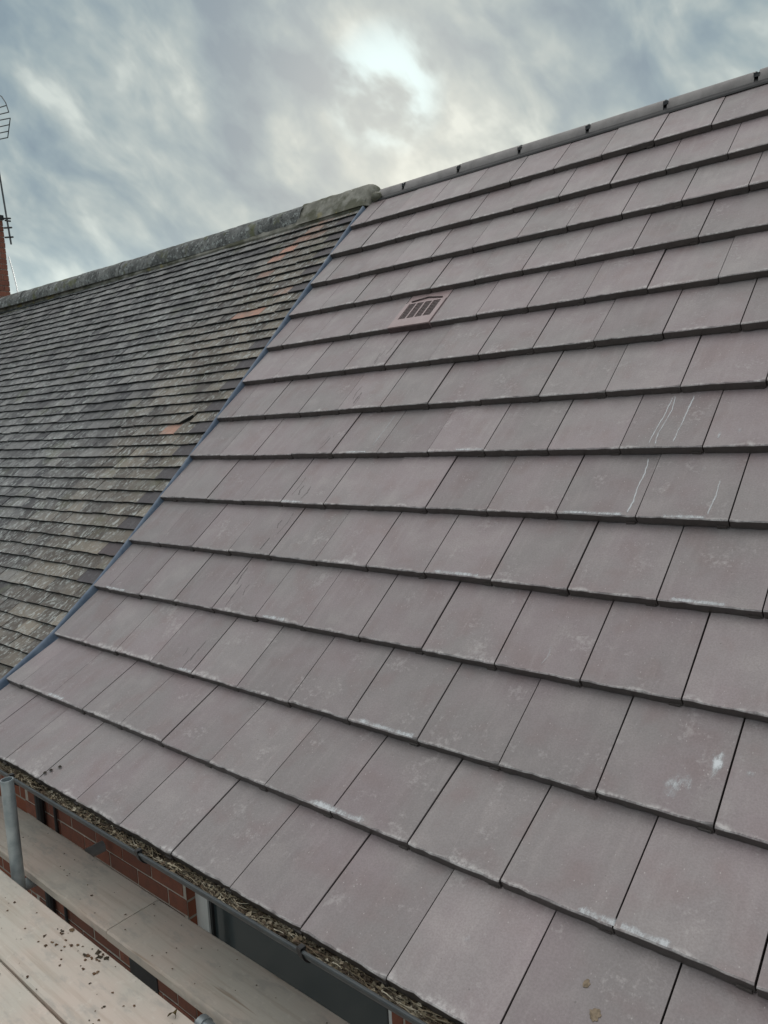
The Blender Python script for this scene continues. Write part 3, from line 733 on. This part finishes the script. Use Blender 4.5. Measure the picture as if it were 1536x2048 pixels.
o = q.build('chimney_cap', M['black'], chim); o.matrix_parent_inverse = chim.matrix_world.inverted()

# ================================================================== AERIAL AND CABLE ON THE CHIMNEY
ay = 3.03
ae = tag(empty('television_aerial', (-7.10, ay, 3.56)), 'thin black television aerial clamped to the red chimney at the left edge', 'aerial')
bpy.context.view_layer.update()
def apart(name, tubes, r):
    q = MB()
    for p in tubes: q.tube(p, r, 6)
    return part(q.build(name, M['darksteel']), ae)
apart('mast', [[(-7.097, ay, 3.556), (-7.155, ay, 3.96), (-7.225, ay, 4.514), (-7.34, ay, 5.35)]], 0.013)
for zc, x0, x1 in ((3.81, -7.26, -7.03), (3.68, -7.26, -7.02), (3.935, -7.24, -7.04), (3.90, -7.2, -7.05)):
    apart('clamp', [[(x0, ay, zc), (x1, ay, zc - 0.04)]], 0.012)
arcp = [(-6.759, ay, 5.221), (-6.82, ay, 5.36), (-6.92, ay, 5.47), (-7.06, ay, 5.55)]
apart('reflector', [arcp, [(-6.759, ay, 5.221), (-7.35, ay, 5.33)], [(-6.80, ay, 5.32), (-7.35, ay, 5.41)], [(-6.735, ay, 5.137), (-6.865, ay, 4.923)], [(-6.735, ay, 5.137), (-7.35, ay, 5.26)], [(-6.778, ay, 5.066), (-7.35, ay, 5.17)], [(-6.822, ay, 4.994), (-7.35, ay, 5.09)], [(-6.865, ay, 4.923), (-7.35, ay, 5.01)]], 0.007)
apart('boom', [[(-7.33, ay, 5.10), (-7.33, ay - 0.5, 5.14)]], 0.011)
q = MB(); q.tube([(-7.19, 3.02, 3.40), (-7.06, 3.0, 3.15), (-6.95, 2.97, 2.98), (-6.83, 2.93, 2.80)], 0.008, 5)
tag(q.build('aerial_cable', M['white']), 'pale thin cable running from the chimney down behind the old ridge', 'cable')

# ================================================================== SCAFFOLD
def board(x0, x1, y0, y1, zt, label, seed, group='scaffold boards'):
    rgx = random.Random(seed); m = MB(); n_ = 24; th = 0.038
    secs = [(y0, zt - th + 0.003), (y0, zt - 0.007), (y0 + 0.006, zt - 0.0008), (y0 + (y1 - y0) * 0.3, zt), (y0 + (y1 - y0) * 0.65, zt), (y1 - 0.006, zt - 0.0008), (y1, zt - 0.007), (y1, zt - th + 0.003), (y1 - 0.004, zt - th), (y0 + 0.004, zt - th)]
    for i in range(n_ + 1):
        x = x0 + (x1 - x0) * i / n_; wy = 0.0025 * mnoise.noise(Vector((x * 1.3, seed, 0))); wz = 0.003 * mnoise.noise(Vector((x * 0.9, seed, 5)))
        for (y, z) in secs: m.v.append((x, y + wy + rgx.gauss(0, 0.0005), z + wz))
    k_ = len(secs)
    for i in range(n_):
        for q in range(k_): m.f.append((i * k_ + q, i * k_ + (q + 1) % k_, (i + 1) * k_ + (q + 1) % k_, (i + 1) * k_ + q))
    m.f += [tuple(range(k_)), tuple(range(len(m.v) - 1, len(m.v) - k_ - 1, -1))]
    o = m.build('scaffold_board', M['board']); smooth_angle(o, 40); return tag(o, label, 'scaffold board', group)
board(-0.6, 3.2, -1.168, -0.946, -0.850, 'pale scaffold board beside the steel pole, scattered with dark crumbs', 1)
board(-0.6, 3.2, -1.398, -1.174, -0.851, 'pale scaffold board in the bottom left corner, beyond a dark gap', 2)
board(-0.9, 1.424, -0.835, -0.616, -0.930, 'lower scaffold board by the wall, left of the butt joint', 3)
board(1.427, 4.2, -0.836, -0.617, -0.931, 'lower scaffold board under the window, right of the butt joint', 4)
def steel_tube(pts, label, mat='steel', name='scaffold_tube', r=0.0242, hollow=False, group='scaffold tubes'):
    m = MB(); m.tube(pts, r, 20, cap=not hollow)
    if hollow:
        m2 = MB(); m2.tube(pts, r - 0.004, 20, cap=False); o_ = len(m.v)
        m.v += m2.v; m.f += [tuple(reversed([i + o_ for i in f])) for f in m2.f]
        n_ = len(pts) - 1
        for e_ in (0, n_):
            for k in range(20): m.f.append((e_ * 20 + k, e_ * 20 + (k + 1) % 20, o_ + e_ * 20 + (k + 1) % 20, o_ + e_ * 20 + k))
    o = m.build(name, M[mat]); smooth_angle(o, 40); return tag(o, label, 'scaffold tube' if name == 'scaffold_tube' else 'pole', group)
steel_tube([(0.868, -0.893, -0.502), (0.868, -0.893, -1.2), (0.868, -0.893, -3.0), (0.868, -0.893, -5.6)], 'upright galvanised scaffold pole with open top at the left edge', name='scaffold_pole', hollow=True)
steel_tube([(0.80, -0.50, -0.995), (0.80, -1.5, -0.995)], 'dull steel tube crossing under the boards to the brick wall', 'steel')
steel_tube([(3.0, -0.50, -1.0), (3.0, -1.5, -1.0)], 'steel tube under the boards at their right ends', 'darksteel')
tb = tag(empty('scaffold_coupling', (2.10, -0.893, -0.93)), 'pale steel tube end with collar in the gap between boards', 'scaffold tube', 'scaffold tubes')
bpy.context.view_layer.update()
q = MB(); q.tube([(2.07, -0.893, -0.925), (3.1, -0.893, -0.925)], 0.0242, 18); o = part(q.build('tube', M['steel']), tb); smooth_angle(o, 40)
q = MB(); q.tube([(2.055, -0.893, -0.925), (2.078, -0.893, -0.925)], 0.029, 18); o = part(q.build('collar', M['steel']), tb); smooth_angle(o, 40)

# ================================================================== DEBRIS
rd = random.Random(77)
PAL = [(0.40, 0.34, 0.25), (0.50, 0.44, 0.33), (0.24, 0.19, 0.13), (0.14, 0.10, 0.07), (0.075, 0.058, 0.045), (0.20, 0.165, 0.11), (0.52, 0.47, 0.37), (0.30, 0.26, 0.185)]
db = MB()
# rotted bed of litter
nx_, ny_ = 300, 7; db.c = []
for i in range(nx_ + 1):
    x = gx0 + 0.005 + (gx1 - gx0 - 0.01) * i / nx_
    for j in range(ny_ + 1):
        y = GY - GR + 0.005 + (2 * GR - 0.01) * j / ny_
        e_ = 1 - abs(2 * j / ny_ - 1) ** 3
        z = GZ - 0.018 + 0.010 * mnoise.noise(Vector((x * 9, y * 14, 0))) + 0.011 * mnoise.noise(Vector((x * 42, y * 42, 3))) * e_
        db.v.append((x, y, z)); cc = PAL[int(abs(mnoise.noise(Vector((x * 13, y * 30, 9)))) * 14) % 6]; db.c.append((*[v * 0.8 for v in cc], 1))
for i in range(nx_):
    for j in range(ny_): db.f.append((i * (ny_ + 1) + j, (i + 1) * (ny_ + 1) + j, (i + 1) * (ny_ + 1) + j + 1, i * (ny_ + 1) + j + 1))
for k in range(6200):
    x = gx0 + (3.7 - gx0) * rd.random(); 
    if mnoise.noise(Vector((x * 3.1, 2, 2))) < -0.25 and rd.random() < 0.6: continue
    y = GY + rd.uniform(-0.86, 0.4) * (GR - 0.006); z = GZ - 0.014 + 0.010 * mnoise.noise(Vector((x * 9, y * 14, 0))) + rd.uniform(-0.004, 0.010)
    f_v = rd.uniform(0.5, 1.2); cp = rd.choice(PAL) if mnoise.noise(Vector((x * 6, 7, y * 20))) > -0.1 else rd.choice(PAL[2:6]); db.cur = (*[v * f_v for v in cp], 1)
    an = rd.gauss(0, 0.35) if rd.random() < 0.75 else rd.uniform(0, 3.14)
    an = an if y > GY - 0.030 else rd.gauss(0, 0.10); d = Vector((math.cos(an), math.sin(an), rd.uniform(-0.08, 0.10))); sd_ = Vector((-d.y, d.x, rd.uniform(-0.6, 0.6)))
    if rd.random() < 0.42:       # stem or needle
        L = rd.uniform(0.02, 0.10); wv = rd.uniform(0.0008, 0.0024); vs = []; bend = rd.uniform(-0.35, 0.35); p0 = Vector((x, y, z))
        for q in range(4):
            f = q / 3; c_ = p0 + d * L * f + Vector((0, bend * L * f * (1 - f), rd.uniform(-0.002, 0.003)))
            c_.y = max(c_.y, GY - GR + 0.006)
            ww = wv * (1 - 0.6 * f); vs += [c_ + Vector((0, -ww, 0)), c_ + Vector((0, 0, ww)), c_ + Vector((0, ww, 0))]
        db.add(vs, [(3 * q + r_2, 3 * q + r_2 + 1, 3 * q + r_2 + 4, 3 * q + r_2 + 3) for q in range(3) for r_2 in range(2)])
    else:                        # curled scrap of leaf or moss
        L = rd.uniform(0.005, 0.021); wv = L * rd.uniform(0.3, 0.6); p0 = Vector((x, y, z)); cu = Vector((0, 0, rd.uniform(0.001, 0.006)))
        db.add([p0, p0 + d * L * 0.5 + sd_ * wv + cu, p0 + d * L, p0 + d * L * 0.5 - sd_ * wv + cu, p0 + d * L * 0.5 - cu * 0.3], [(0, 4, 1), (1, 4, 2), (2, 4, 3), (3, 4, 0)])
# keep litter within the frame of the gutter
tag(db.build('gutter_debris', M['debris']), 'tan and brown leaf litter and stems clogging the gutter', 'debris', kind='stuff')

cb = MB()
def crumb(x, y, z, r):
    c_ = rd.choice([(0.09, 0.05, 0.03), (0.15, 0.085, 0.05), (0.06, 0.045, 0.03), (0.20, 0.13, 0.08)]); cb.cur = (*c_, 1)
    k = 7; vs = []
    for i in range(k):
        th = 2 * math.pi * i / k; rr = r * rd.uniform(0.35, 1.5); vs.append((x + rr * math.cos(th), y + rr * 0.8 * math.sin(th), z + r * 0.02))
    vs += [(x + rd.uniform(-.2, .2) * r, y + rd.uniform(-.2, .2) * r, z + r * rd.uniform(0.35, 0.7))]
    cb.add(vs, [(i, (i + 1) % k, k) for i in range(k)])
for k in range(150): crumb(rd.uniform(0.5, 2.1), rd.uniform(-1.39, -0.96), -0.848, abs(rd.gauss(0, 0.0022)) + 0.001)
for k in range(26):      # brown cluster by the inner edge of the outer board
    f = rd.random(); crumb(1.38 + 0.30 * f + rd.gauss(0, 0.03), -0.975 - abs(rd.gauss(0, 0.035)), -0.848, rd.uniform(0.003, 0.0085))
for (x, y, r) in ((1.44, -0.965, 0.011), (1.62, -0.962, 0.012), (1.64, -0.975, 0.013), (1.67, -0.963, 0.010), (1.60, -0.995, 0.010), (1.47, -1.03, 0.007)): crumb(x, y, -0.848, r)
for k in range(70): crumb(rd.uniform(0.3, 2.4), rd.uniform(-0.825, -0.63), -0.928, abs(rd.gauss(0, 0.002)) + 0.001)
tag(cb.build('moss_crumbs', M['debris']), 'dark crumbs of moss and dirt scattered on the scaffold boards', 'debris', kind='stuff')
# curled leaf on the board edge
q = MB(); q.c = []; q.cur = (0.10, 0.075, 0.03, 1); px0 = Vector((2.035, -0.985, -0.846)); nseg = 8
for i in range(nseg + 1):
    f = i / nseg; wv = 0.008 * math.sin(math.pi * min(1, f * 1.05)) + 0.0008; an = 0.7 + 1.9 * f
    c_ = px0 + Vector((0.028 * f * math.cos(0.5), 0.018 * math.sin(f * 2.6), 0.008 * math.sin(f * 3.1)))
    for sgn, lift in ((-1, 0.004), (0, 0.0), (1, 0.005)): q.v.append(tuple(c_ + Vector((math.cos(an), math.sin(an), 0)) * wv * sgn + Vector((0, 0, lift * math.sin(math.pi * f))))); q.c.append((0.10, 0.075, 0.03, 1))
for i in range(nseg):
    for k in range(2): q.f.append((i * 3 + k, i * 3 + k + 1, i * 3 + k + 4, i * 3 + k + 3))
o = q.build('curled_leaf', M['debris']); smooth_angle(o, 80); md = o.modifiers.new('thick', 'SOLIDIFY'); md.thickness = 0.0008
tag(o, 'single curled brown leaf on the scaffold board at the bottom edge', 'leaf')
# flakes of dried mud on the lowest tiles
def flake(c, x, v, r, seed, label):
    m = MB(); m.cur = (0.27, 0.21, 0.15, 1); k = 22; rgx = random.Random(seed); a = []
    for i in range(k):
        th = 2 * math.pi * i / k; rr = r * (0.95 + 0.35 * mnoise.noise(Vector((math.cos(th) * 2.3 + seed, math.sin(th) * 2.3, 0))) + rgx.gauss(0, 0.08)); a.append((x + rr * math.cos(th) * 0.8, v + rr * math.sin(th)))
    top = [on_tile(c, *p_, lift=0.0016) for p_ in a]; bot = [on_tile(c, *p_, lift=-0.001) for p_ in a]
    m.add([tuple(p_) for p_ in top + bot], [tuple(range(k))] + [(i, k + i, k + (i + 1) % k, (i + 1) % k) for i in range(k)])
    tag(m.build('mud_flake', M['debris']), label, 'mud', 'dried mud flakes on the bottom tiles')
flake(0, 3.142, 0.194, 0.010, 4, 'smaller upper tan flake of dried mud on the bottom tile')
flake(0, 3.183, 0.142, 0.015, 9, 'larger lower tan flake of dried mud on the bottom tile')
# a few dark scraps lying on the new tiles
for kk, (c, x, v) in enumerate(((0, 0.955, 0.075), (0, 0.915, 0.028), (0, 0.93, 0.048))):
    q = MB(); q.cur = (0.035, 0.03, 0.025, 1); pts = [on_tile(c, x + dx_, v + dv_, 0.003 + l) for dx_, dv_, l in ((-0.012, 0.004, 0), (-0.003, -0.004, 0.003), (0.010, -0.002, 0.004), (0.014, 0.006, 0.001), (0.002, 0.007, 0.006))]
    q.add([tuple(p_) for p_ in pts], [(0, 1, 4), (1, 2, 4), (2, 3, 4), (3, 0, 4), (0, 3, 2, 1)])
    tag(q.build('leaf_scrap', M['debris']), ('dark leaf scrap highest on the bottom row tile near the gutter', 'dark leaf scrap nearest the gutter edge on the bottom row', 'tiny dark leaf scrap between two others on the bottom row')[kk], 'leaf', 'leaf scraps on the lowest tiles')
